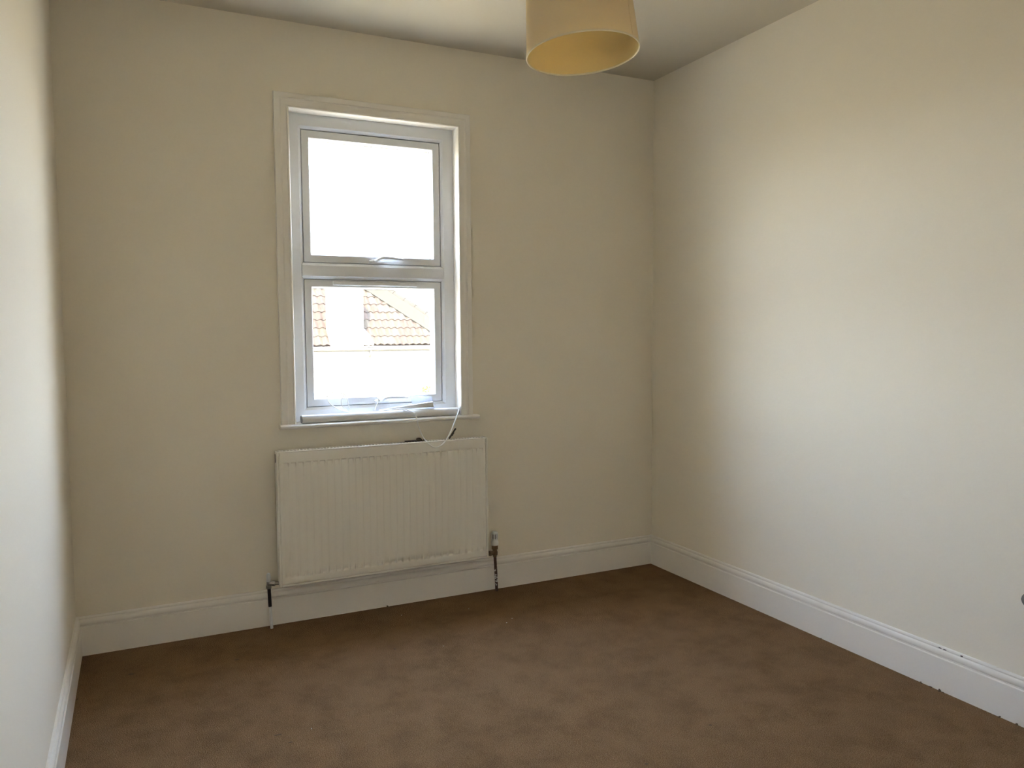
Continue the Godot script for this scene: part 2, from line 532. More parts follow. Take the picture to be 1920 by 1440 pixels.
# ---------------------------------------------------------------- the doorway the picture is taken from
func doorway() -> void:
	var d := thing("door_1", "white panelled door standing wide open beyond the right edge of the picture", "door", Vector3.ZERO, "", "structure")
	var hinge := Vector3(0.79, 0.0, 3.585)
	var edge := Vector3(1.286, 0.0, 3.038)
	var along := (hinge - edge).normalized()
	var n := Vector3(-along.z, 0, along.x)       # towards the camera
	if n.dot(Vector3(0.25, 0, 3.62) - edge) < 0.0:
		n = -n
	var x := Transform3D(Basis(along, Vector3.UP, n), edge)
	var b := MB.new()
	var leaf := 0.735
	b.box(Vector3(0, 0.012, -0.040), Vector3(leaf, 1.98, -0.006), 0.002, x)
	put("leaf", b, M.door_paint, d)
	for r in [[0.10, 0.20, 0.34, 0.80], [0.40, 0.20, 0.64, 0.80], [0.10, 1.02, 0.34, 1.86], [0.40, 1.02, 0.64, 1.86]]:
		b = MB.new()
		b.box(Vector3(r[0], r[1], -0.0065), Vector3(r[2], r[3], 0.001), 0.006, x)
		put("panel", b, M.door_paint, d)
	# lever handle: rose, neck, elbow and a lever towards the hinge
	b = MB.new()
	var hy := 0.995
	b.lathe([[0.0, 0.0], [0.026, 0.0], [0.026, 0.004], [0.022, 0.008], [0.0, 0.009]], x * Transform3D(Basis(Vector3.RIGHT, PI / 2.0), Vector3(0.060, hy, -0.006)))
	var pts := []
	for q in [[0.060, 0.0, -0.002], [0.060, 0.0, 0.024], [0.063, 0.0, 0.0315], [0.072, -0.001, 0.037], [0.09, -0.002, 0.0385], [0.13, -0.002, 0.039], [0.165, 0.0, 0.039], [0.172, 0.0, 0.038]]:
		pts.append(x * Vector3(q[0], hy + q[1], q[2]))
	b.tube(pts, [0.0085, 0.0085, 0.009, 0.0095, 0.009, 0.0085, 0.008, 0.005], 14)
	put("handle", b, M.aged_metal, d, 50.0).set_meta("label", "dark metal lever handle")
	# lining of the opening
	b = MB.new()
	b.box(Vector3(0.0, 0, D - 0.002), Vector3(0.028, 2.04, D + 0.122))
	b.box(Vector3(0.812, 0, D - 0.002), Vector3(0.84, 2.04, D + 0.122))
	b.box(Vector3(0.028, 2.012, D - 0.002), Vector3(0.812, 2.04, D + 0.122))
	tag(put("trim_1", b, M.gloss_paint), "white lining of the open doorway", "door lining", "", "structure")
	b = MB.new()
	var prof := [[0.0, 0.0], [0.0, 0.012], [0.006, 0.0185], [0.012, 0.013], [0.028, 0.0125], [0.041, 0.0205], [0.060, 0.021], [0.066, 0.016], [0.066, 0.0]]
	sweep(b, prof, [func(u, t): return Vector3(0.835 + u, 0, D - t), func(u, t): return Vector3(0.835 + u, 2.03 + u, D - t), func(u, t): return Vector3(0.0, 2.03 + u, D - t)])
	tag(put("trim_2", b, M.gloss_paint), "white architrave round the doorway on the room side", "architrave", "", "structure")

# ---------------------------------------------------------------- outside
const EY := 1.02      # height of the eaves
const EZ := -17.0
var slope := deg_to_rad(42.0)

func on_roof(x: float, s: float, h := 0.0) -> Vector3:
	return Vector3(x, EY + s * sin(slope) + h * cos(slope), EZ - s * cos(slope) + h * sin(slope))

func outside() -> void:
	slab("ground", [[-30, -3.2, -45, 30, -2.9, 20]], M.paving, "tan gravel ground between the two houses", "ground")
	var h := thing("neighbouring_house", "cream rendered house with an orange pantile hipped roof seen through the lower pane", "house", Vector3(4.4, -2.9, EZ - 2.3))
	var off := -h.position
	var b := MB.new()
	b.box(Vector3(-2.6, -2.9, EZ - 4.4) + off, Vector3(8.55, 0.90, EZ - 0.22) + off)
	put("wall", b, M.render_cream, h)
	b = MB.new()
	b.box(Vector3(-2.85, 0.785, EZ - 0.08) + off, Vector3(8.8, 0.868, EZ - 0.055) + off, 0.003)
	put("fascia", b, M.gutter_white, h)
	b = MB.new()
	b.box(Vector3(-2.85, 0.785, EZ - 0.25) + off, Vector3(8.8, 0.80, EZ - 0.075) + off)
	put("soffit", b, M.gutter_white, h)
	b = MB.new()
	var gp := []
	for k in 9:
		var a := PI + PI * k / 8.0
		gp.append([cos(a) * 0.056, sin(a) * 0.056])
	for k in 9:
		var a := TAU - PI * k / 8.0
		gp.append([cos(a) * 0.051, sin(a) * 0.051])
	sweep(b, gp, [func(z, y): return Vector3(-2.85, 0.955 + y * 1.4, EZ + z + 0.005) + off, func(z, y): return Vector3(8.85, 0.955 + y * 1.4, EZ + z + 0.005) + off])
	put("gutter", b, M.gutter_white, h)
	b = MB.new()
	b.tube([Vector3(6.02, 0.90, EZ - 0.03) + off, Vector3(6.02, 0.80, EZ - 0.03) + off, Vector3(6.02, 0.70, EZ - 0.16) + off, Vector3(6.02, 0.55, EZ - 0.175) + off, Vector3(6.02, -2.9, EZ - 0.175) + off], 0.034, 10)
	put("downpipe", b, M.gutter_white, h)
	# the roof deck under the tiles: hipped at both ends
	var top := 3.05
	var run := top * cos(slope)
	var ridge := EY + top * sin(slope)
	b = MB.new()
	var r0 := PackedVector3Array()
	var r1 := PackedVector3Array()
	for q in [[-2.85, 0.0], [8.85, 0.0], [8.85, -2.0 * run], [-2.85, -2.0 * run]]:
		r0.append(Vector3(q[0], EY - 0.03, EZ + q[1]) + off)
	for q in [[-2.85 + run, -run + 0.01], [8.85 - run, -run + 0.01], [8.85 - run, -run - 0.01], [-2.85 + run, -run - 0.01]]:
		r1.append(Vector3(q[0], ridge - 0.03, EZ + q[1]) + off)
	b.loft([r0, r1])
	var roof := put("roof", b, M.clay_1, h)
	# pantiles: an S-shaped section, a few baked tones, each laid with its head under the course above
	var tile := MB.new()
	var tw := 0.181
	var rings := []
	for e in [[-0.03, 0.031], [0.385, 0.004]]:
		var o := PackedVector3Array()
		for k in 7:
			var u := k / 6.0
			o.append(Vector3((u - 0.5) * tw * 1.06, e[1] + 0.024 * cos(TAU * u) * -1.0 + 0.03, -e[0]))
		for k in 7:
			var u := 1.0 - k / 6.0
			o.append(Vector3((u - 0.5) * tw * 1.06, e[1] + 0.024 * cos(TAU * u) * -1.0 + 0.016, -e[0]))
		rings.append(o)
	tile.loft(rings)
	var tm := tile.mesh(50.0)
	var clay := [M.clay_0, M.clay_1, M.clay_2, M.clay_3]
	var rng := RandomNumberGenerator.new()
	rng.seed = 7
	var rest := MB.new()
	for row in 9:
		var s := row * 0.335 + 0.0
		var n0 := int(ceil((-2.85 + s * cos(slope)) / tw))
		var n1 := int(floor((8.848 - 0.809 * s - 0.30) / tw))
		for c in range(n0, n1 + 1):
			var cx := (c + 0.5) * tw + 0.03
			if cx > 4.90 and cx < 5.86 and row < 2:
				continue
			var bas := Basis(Vector3.RIGHT, slope + rng.randf_range(-0.006, 0.006)) * Basis(Vector3.UP, rng.randf_range(-0.012, 0.012))
			var tx := Transform3D(bas, on_roof(cx, s + rng.randf_range(-0.006, 0.006), 0.0) + off)
			if cx > 4.15:
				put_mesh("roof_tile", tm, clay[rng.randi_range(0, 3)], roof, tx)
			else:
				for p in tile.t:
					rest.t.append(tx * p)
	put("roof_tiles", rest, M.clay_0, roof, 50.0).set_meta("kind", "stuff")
	# mortar bed and half-round tiles along the hip
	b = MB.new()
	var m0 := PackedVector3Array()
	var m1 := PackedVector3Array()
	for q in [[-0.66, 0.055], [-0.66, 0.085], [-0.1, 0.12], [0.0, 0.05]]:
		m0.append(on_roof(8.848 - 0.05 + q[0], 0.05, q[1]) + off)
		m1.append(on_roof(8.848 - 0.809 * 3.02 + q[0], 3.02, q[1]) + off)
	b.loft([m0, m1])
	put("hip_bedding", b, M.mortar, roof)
	var ha := on_roof(8.86, 0.0, 0.03) + off
	var hb := on_roof(8.86 - 0.809 * 3.05, 3.05, 0.03) + off
	var hd := (hb - ha).normalized()
	var hs := hd.cross(Vector3.UP).normalized()
	var hu := hs.cross(hd)
	var count := 10
	for k in count:
		b = MB.new()
		var a0 := ha.lerp(hb, float(k) / count - 0.008)
		var a1 := ha.lerp(hb, float(k + 1) / count)
		var pair := []
		for e in [[a0, 0.135], [a1, 0.118]]:
			var o := PackedVector3Array()
			for i in 9:
				var a := PI * i / 8.0
				o.append(e[0] + hs * cos(a) * e[1] + hu * sin(a) * e[1])
			for i in 9:
				var a := PI - PI * i / 8.0
				o.append(e[0] + hs * cos(a) * (e[1] - 0.015) + hu * sin(a) * (e[1] - 0.015))
			pair.append(o)
		b.loft(pair)
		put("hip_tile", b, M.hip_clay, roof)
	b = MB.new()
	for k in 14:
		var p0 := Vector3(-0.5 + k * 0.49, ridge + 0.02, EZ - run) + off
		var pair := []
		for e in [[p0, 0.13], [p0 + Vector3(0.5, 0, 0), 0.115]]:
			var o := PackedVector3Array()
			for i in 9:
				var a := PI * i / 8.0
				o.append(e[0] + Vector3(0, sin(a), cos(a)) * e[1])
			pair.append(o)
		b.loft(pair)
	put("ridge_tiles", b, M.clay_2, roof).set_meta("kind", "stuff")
	# broad white rendered chimney stack that rises from the eaves
	b = MB.new()
	b.box(Vector3(4.925, 0.995, EZ - 0.43) + off, Vector3(5.815, 3.05, EZ + 0.02) + off, 0.01)
	put("chimney", b, M.render_white, h)
	b = MB.new()
	var g0 := PackedVector3Array()
	var g1 := PackedVector3Array()
	for q in [[5.80, -0.02], [6.08, -0.02], [6.05, 0.30], [5.90, 0.62], [5.80, 0.62]]:
		g0.append(on_roof(q[0], q[1], 0.085) + off)
		g1.append(on_roof(q[0], q[1], 0.02) + off)
	b.loft([g0, g1])
	put("flashing", b, M.render_white, h)
	# bush in the garden whose top shows in the corner of the lower pane
	var bush := thing("garden_shrub", "yellow-green leafy shrub in the bottom right corner of the lower pane", "shrub", Vector3(6.25, -2.9, -12.6))
	b = MB.new()
	for k in 5:
		var a := TAU * k / 5.0
		b.tube([Vector3(0, -0.02, 0), Vector3(cos(a) * 0.15, 1.2, sin(a) * 0.15), Vector3(cos(a) * 0.4, 2.7, sin(a) * 0.4)], [0.035, 0.025, 0.008], 6)
	put("stem", b, M.twig, bush)
	b = MB.new()
	for k in 2600:
		var a := rng.randf() * TAU
		var y := rng.randf_range(0.5, 3.05)
		var rad := (0.75 * sqrt(maxf(0.0, 1.0 - pow((y - 1.7) / 1.5, 2.0)))) * (0.55 + 0.5 * rng.randf())
		var c := Vector3(cos(a) * rad, y, sin(a) * rad)
		var u := Vector3(rng.randfn(), rng.randfn(), rng.randfn()).normalized()
		var v := u.cross(Vector3(rng.randfn(), rng.randfn(), rng.randfn())).normalized()
		var l := rng.randf_range(0.035, 0.06)
		b.quad(c - u * l, c + v * l * 0.45, c + u * l, c - v * l * 0.45)
	var lv := put("foliage", b, M.leaf, bush)
	lv.set_meta("kind", "stuff")

# ---------------------------------------------------------------- radiator
func radiator() -> void:
	var x0 := 0.8025
	var x1 := 1.8195
	var y0 := 0.194
	var y1 := 0.8025
	var zf := 0.100
	var zb := 0.047
	var r := thing("radiator", "white ribbed panel radiator on the wall under the window", "radiator", Vector3((x0 + x1) / 2.0, y0, 0.07))
	var off := -r.position
	# the pressed front: thirty sunk flutes with sloping ends
	var b := MB.new()
	var px0 := x0 + 0.0105
	var px1 := x1 - 0.0105
	var py0 := y0 + 0.011
	var py1 := y1 - 0.006
	var ys := [py0, py0 + 0.003]
	var fb := py0 + 0.026
	var ft := py1 - 0.044
	for k in 9:
		ys.append(fb + 0.016 * k / 8.0)
	for k in 6:
		ys.append(fb + 0.016 + 0.004 * (k + 1))
	for k in 8:
		ys.append(lerpf(fb + 0.044, ft - 0.040, k / 7.0))
	for k in 6:
		ys.append(ft - 0.034 + 0.0045 * k)
	for k in 8:
		ys.append(ft - 0.009 + 0.009 * k / 7.0)
	ys.append_array([py1 - 0.003, py1])
	var n := 30
	var pitch := (px1 - px0 - 0.022) / n
	var xs := [px0, px0 + 0.003]
	for f in n:
		var xa := px0 + 0.011 + f * pitch
		for u in [0.06, 0.105, 0.15, 0.195, 0.24, 0.37, 0.5, 0.63, 0.76, 0.805, 0.85, 0.895, 0.94]:
			xs.append(xa + u * pitch)
	xs.append_array([px1 - 0.011, px1 - 0.003, px1])
	var depth := func(x: float, y: float) -> float:
		var u := fposmod((x - px0 - 0.011) / pitch, 1.0)
		var inx := x > px0 + 0.011 and x < px1 - 0.011
		if not inx or y <= fb or y >= ft:
			return 0.0
		var side := smoothstep(0.06, 0.24, u) * (1.0 - smoothstep(0.76, 0.94, u))
		var round_end := pow(absf(u - 0.5) * 2.0, 2.0)      # the lower ends are rounded like half moons
		var low := smoothstep(0.0, 0.010, (y - fb) - 0.0045 * (1.0 - round_end) + 0.0045)
		var high := smoothstep(0.0, 0.0055, ft - y)
		var deep := 0.0013 + 0.0045 * (1.0 - smoothstep(0.004, 0.028, minf(y - fb - 0.004, ft - y)))      # pressed deeper near the ends
		return side * minf(low, high) * deep
	var grid := []
	for y in ys:
		var line := PackedVector3Array()
		for x in xs:
			var edge := 0.0 if x > px0 + 0.001 and x < px1 - 0.001 and y > py0 + 0.001 and y < py1 - 0.001 else 0.003
			line.append(Vector3(x, y, zf - 0.001 - edge - depth.call(x, y)) + off)
		grid.append(line)
	for j in ys.size() - 1:
		for i in xs.size() - 1:
			b.quad(grid[j][i], grid[j][i + 1], grid[j + 1][i + 1], grid[j + 1][i])
	var back := MB.new()
	put("front_panel", b, M.radiator_enamel, r, 60.0)
	back.box(Vector3(px0, py0, zf - 0.016) + off, Vector3(px1, py1, zf - 0.011) + off)
	put("water_panel", back, M.radiator_enamel, r)
	# cover strips at the two ends, the rolled lower lip and the upper lip
	for s in 2:
		b = MB.new()
		var xa := x0 if s == 0 else x1 - 0.009
		b.box(Vector3(xa, y0, zb) + off, Vector3(xa + 0.009, y1, zf) + off, 0.003)
		var side := put("side_panel", b, M.radiator_enamel, r)
		if s == 0:   # hand hold at the top of the end cover
			b = MB.new()
			b.box(Vector3(xa - 0.0006, y1 - 0.052, zb + 0.008) + off, Vector3(xa + 0.001, y1 - 0.014, zb + 0.022) + off)
			put("slot", b, M.dark_gap, side)
	b = MB.new()
	b.box(Vector3(x0 + 0.0085, y0 - 0.001, zf - 0.010) + off, Vector3(x1 - 0.0085, y0 + 0.0085, zf + 0.0005) + off, 0.003)
	put("lower_lip", b, M.radiator_enamel, r)
	# open grille on top: two rails and a row of thin bars
	b = MB.new()
	b.box(Vector3(x0 + 0.008, y1 - 0.007, zf - 0.016) + off, Vector3(x1 - 0.008, y1, zf - 0.0005) + off, 0.002)
	b.box(Vector3(x0 + 0.008, y1 - 0.006, zb) + off, Vector3(x1 - 0.008, y1, zb + 0.007) + off, 0.0015)
	for k in 67:
		var cx := x0 + 0.014 + k * 0.015
		b.box(Vector3(cx, y1 - 0.006, zb + 0.004) + off, Vector3(cx + 0.0045, y1 - 0.001, zf - 0.012) + off)
	put("top_grille", b, M.radiator_enamel, r)
	b = MB.new()
	b.box(Vector3(x0 + 0.012, y0 + 0.06, zb + 0.004) + off, Vector3(x1 - 0.012, y1 - 0.06, zf - 0.018) + off)
	put("convector", b, M.radiator_enamel, r)
	for cx in [x0 + 0.14, x1 - 0.14]:
		b = MB.new()
		b.box(Vector3(cx - 0.015, y0 + 0.05, 0.0) + off, Vector3(cx + 0.015, y1 - 0.05, zb + 0.006) + off)
		put("bracket", b, M.radiator_enamel, r)
	# left: capped lockshield valve, dark bare pipe, white sleeve down to the carpet
	var v := Node3D.new()
	v.name = "lockshield_valve"
	r.add_child(v)
	v.position = off
	var vx := 0.7605
	var vz := 0.053
	b = MB.new()
	b.lathe([[0.0, 0.2155], [0.0098, 0.2155], [0.0098, 0.238], [0.0085, 0.249], [0.005, 0.2535], [0.0, 0.2545]], Transform3D(Basis(), Vector3(vx, 0, vz)), 20)
	put("cap", b, M.white_plastic, v)
	b = MB.new()
	b.lathe([[0.0, 0.184], [0.011, 0.184], [0.0118, 0.187], [0.0118, 0.198], [0.0095, 0.200], [0.0095, 0.213], [0.0075, 0.2165], [0.0, 0.2165]], Transform3D(Basis(), Vector3(vx + 0.0005, 0, vz)), 8)
	b.tube([Vector3(vx, 0.206, vz), Vector3(vx + 0.016, 0.206, vz + 0.006)], 0.0085, 12)
	b.tube([Vector3(vx + 0.015, 0.206, vz + 0.005), Vector3(vx + 0.026, 0.206, vz + 0.010)], 0.0115, 6)
	b.tube([Vector3(vx + 0.026, 0.206, vz + 0.010), Vector3(x0 + 0.003, 0.206, vz + 0.016)], 0.0075, 12)
	put("body", b, M.chrome, v)
	b = MB.new()
	b.tube([Vector3(vx + 0.001, 0.186, vz), Vector3(vx + 0.0035, 0.101, vz)], 0.0076, 14)
	put("pipe", b, M.dark_pipe, v).set_meta("label", "dark unpainted length of pipe")
	b = MB.new()
	b.tube([Vector3(vx + 0.0036, 0.104, vz), Vector3(vx + 0.0085, -0.003, vz)], 0.0068, 14)
	put("pipe_sleeve", b, M.white_plastic, v).set_meta("label", "white lower length of pipe")
	# right: thermostatic valve on a bare copper pipe splashed with white paint
	var q := Node3D.new()
	q.name = "thermostatic_valve"
	r.add_child(q)
	q.position = off
	vx = 1.8765
	vz = 0.047
	b = MB.new()
	b.lathe([[0.0, 0.240], [0.0185, 0.240], [0.0195, 0.244], [0.0192, 0.258], [0.0165, 0.264], [0.0150, 0.268], [0.0148, 0.303], [0.0130, 0.3085], [0.0, 0.3095]], Transform3D(Basis(), Vector3(vx, 0, vz)), 28)
	for k in 9:
		var a := TAU * k / 9.0 + 0.1
		b.box(Vector3(-0.003, 0.268, 0.0135), Vector3(0.003, 0.303, 0.0178), 0.0012, Transform3D(Basis(Vector3.UP, a), Vector3(vx, 0, vz)))
	var head := put("head", b, M.white_plastic, q, 30.0)
	head.set_meta("label", "white thermostatic head")
	b = MB.new()
	for k in 9:
		var a := TAU * (k + 0.5) / 9.0 + 0.1
		b.box(Vector3(-0.0017, 0.274, 0.0130), Vector3(0.0017, 0.298, 0.0153), 0.0, Transform3D(Basis(Vector3.UP, a), Vector3(vx, 0, vz)))
	put("slot", b, M.dark_gap, q)
	b = MB.new()
	b.lathe([[0.0, 0.178], [0.009, 0.178], [0.0105, 0.186], [0.0145, 0.189], [0.0145, 0.205], [0.0115, 0.208], [0.0115, 0.216], [0.016, 0.219], [0.0165, 0.236], [0.0150, 0.241], [0.0, 0.241]], Transform3D(Basis(), Vector3(vx + 0.0005, 0, vz)), 12)
	b.tube([Vector3(vx, 0.203, vz), Vector3(vx - 0.024, 0.203, vz + 0.008)], 0.0098, 8)
	b.tube([Vector3(vx - 0.022, 0.203, vz + 0.007), Vector3(vx - 0.036, 0.203, vz + 0.012)], 0.013, 6)
	b.tube([Vector3(vx - 0.036, 0.203, vz + 0.012), Vector3(x1 - 0.003, 0.203, vz + 0.020)], 0.0075, 12)
	put("body", b, M.brass, q)
	b = MB.new()
	b.tube([Vector3(vx + 0.001, 0.181, vz), Vector3(vx + 0.006, 0.09, vz), Vector3(vx + 0.0095, -0.003, vz)], 0.0076, 14)
	put("pipe", b, M.copper, q).set_meta("label", "tarnished copper pipe")
	var rng := RandomNumberGenerator.new()
	rng.seed = 5
	b = MB.new()
	for k in 26:   # dried drops of white paint on the pipe
		var y := rng.randf_range(0.045, 0.088) if k < 18 else rng.randf_range(0.012, 0.14)
		var a := rng.randf_range(0.2, 2.6)
		var cx := vx + lerpf(0.0095, 0.001, y / 0.181)
		var nrm := Vector3(cos(a), 0, sin(a))
		var c := Vector3(cx, y, vz) + nrm * 0.0072
		b.lathe([[0.0, -0.0008], [0.0028, -0.0004], [0.0032, 0.0006], [0.0018, 0.0018], [0.0, 0.0021]], Transform3D(Basis(Quaternion(Vector3.UP, nrm)).scaled(Vector3.ONE * rng.randf_range(0.6, 1.35)), c), 8)
	put("paint_splashes", b, M.paint_splash, q, 60.0).set_meta("kind", "stuff")

# ---------------------------------------------------------------- pendant lamp
func lamp() -> void:
	var c := Vector3(1.466, 2.133, 1.603)          # centre of the open lower rim
	var n := Vector3(sin(deg_to_rad(-2.918)), 1.0, sin(deg_to_rad(-3.79))).normalized()
	var l := thing("pendant_lamp", "cream drum lampshade hanging a little askew from the middle of the ceiling", "lamp", c)
	var up := Basis(Quaternion(Vector3.UP, n))
	var rb := 0.1650
	var rt := 0.1500
	var hh := 0.215
	var x := Transform3D(up, Vector3.ZERO)
	var shell := func(r0: float, h0: float, r1: float, h1: float, out: bool) -> MB:
		var b := MB.new()
		for k in 96:
			var d0 := Vector3(cos(TAU * k / 96.0), 0, sin(TAU * k / 96.0))
			var d1 := Vector3(cos(TAU * (k + 1) / 96.0), 0, sin(TAU * (k + 1) / 96.0))
			var q := [x * (d0 * r0 + Vector3(0, h0, 0)), x * (d1 * r0 + Vector3(0, h0, 0)), x * (d1 * r1 + Vector3(0, h1, 0)), x * (d0 * r1 + Vector3(0, h1, 0))]
			if out:
				b.quad(q[3], q[2], q[1], q[0])
			else:
				b.quad(q[0], q[1], q[2], q[3])
		return b
	put("shade", shell.call(rb, 0.0, rt, hh, true), M.shade_cloth, l)
	put("lining", shell.call(rb - 0.0010, 0.0005, rt - 0.0010, hh - 0.0005, false), M.shade_lining, l).set_meta("label", "golden inner lining")
	for e in [[rb - 0.0006, 0.0], [rt - 0.0006, hh]]:
		var b := MB.new()
		var rings := []
		for k in 96:
			var a := TAU * k / 96.0
			var d := Vector3(cos(a), 0, sin(a))
			var o := PackedVector3Array()
			for j in 8:
				var g := TAU * j / 8.0
				o.append(x * (d * (e[0] + cos(g) * 0.0020) + Vector3(0, e[1] + sin(g) * 0.0032, 0)))
			rings.append(o)
		b.loft(rings, false, true)
		put("rim", b, M.shade_rim, l)
	# overlapped seam of the cloth
	var b := MB.new()
	var seam := []
	for k in 5:
		var a := atan2(0.875, 0.485) + (k - 2) * 0.018
		var d := Vector3(cos(a), 0, sin(a))
		seam.append(PackedVector3Array([x * (d * (rb + 0.0009) + Vector3(0, 0.003, 0)), x * (d * (rt + 0.0009) + Vector3(0, hh - 0.003, 0)), x * (d * (rt - 0.0002) + Vector3(0, hh - 0.003, 0)), x * (d * (rb - 0.0002) + Vector3(0, 0.003, 0))]))
	b.loft(seam)
	put("seam", b, M.shade_cloth, l)
	# wire carrier near the top, lampholder, bulb, flex and ceiling rose
	for k in 3:
		var a := TAU * k / 3.0 + 0.4
		var d := Vector3(cos(a), 0, sin(a))
		b = MB.new()
		b.tube([x * (d * 0.0235 + Vector3(0, hh - 0.03, 0)), x * (d * 0.07 + Vector3(0, hh - 0.03, 0)), x * (d * (rt - 0.002) + Vector3(0, hh - 0.001, 0))], 0.0014, 8)
		put("carrier_arm", b, M.shade_rim, l)
	b = MB.new()
	b.lathe([[0.0, hh - 0.065], [0.0175, hh - 0.065], [0.0175, hh - 0.034], [0.0245, hh - 0.033], [0.0245, hh - 0.027], [0.0175, hh - 0.025], [0.0165, hh - 0.005], [0.009, hh + 0.012], [0.004, hh + 0.016], [0.0, hh + 0.016]], x, 24)
	put("lampholder", b, M.white_plastic, l)
	b = MB.new()
	b.lathe([[0.0, hh - 0.050], [0.011, hh - 0.050], [0.012, hh - 0.068], [0.017, hh - 0.078], [0.0225, hh - 0.090], [0.0225, hh - 0.102], [0.018, hh - 0.112], [0.010, hh - 0.118], [0.0, hh - 0.120]], x, 24)
	put("bulb", b, M.bulb_glass, l)
	b = MB.new()
	var top := x * Vector3(0, hh + 0.012, 0)
	b.tube([top, top + Vector3(0.003, 0.06, 0.002), Vector3(top.x + 0.004, H - c.y - 0.02, top.z + 0.003)], 0.0032, 10)
	put("flex", b, M.white_plastic, l)
	b = MB.new()
	b.lathe([[0.0, H - c.y - 0.034], [0.008, H - c.y - 0.034], [0.012, H - c.y - 0.026], [0.036, H - c.y - 0.020], [0.042, H - c.y - 0.010], [0.042, H - c.y], [0.0, H - c.y]], Transform3D(Basis(), Vector3(top.x + 0.004, 0, top.z + 0.003)), 32)
	put("ceiling_rose", b, M.white_plastic, l)

# ---------------------------------------------------------------- things on the sill
func curve(pts: Array, step := 6) -> Array:      # a smooth line through the points
	var out := []
	for i in pts.size() - 1:
		var p0: Vector3 = pts[maxi(i - 1, 0)]
		var p1: Vector3 = pts[i]
		var p2: Vector3 = pts[i + 1]
		var p3: Vector3 = pts[mini(i + 2, pts.size() - 1)]
		for k in step:
			out.append(p1.cubic_interpolate(p2, p0, p3, float(k) / step))
	out.append(pts[-1])
	return out

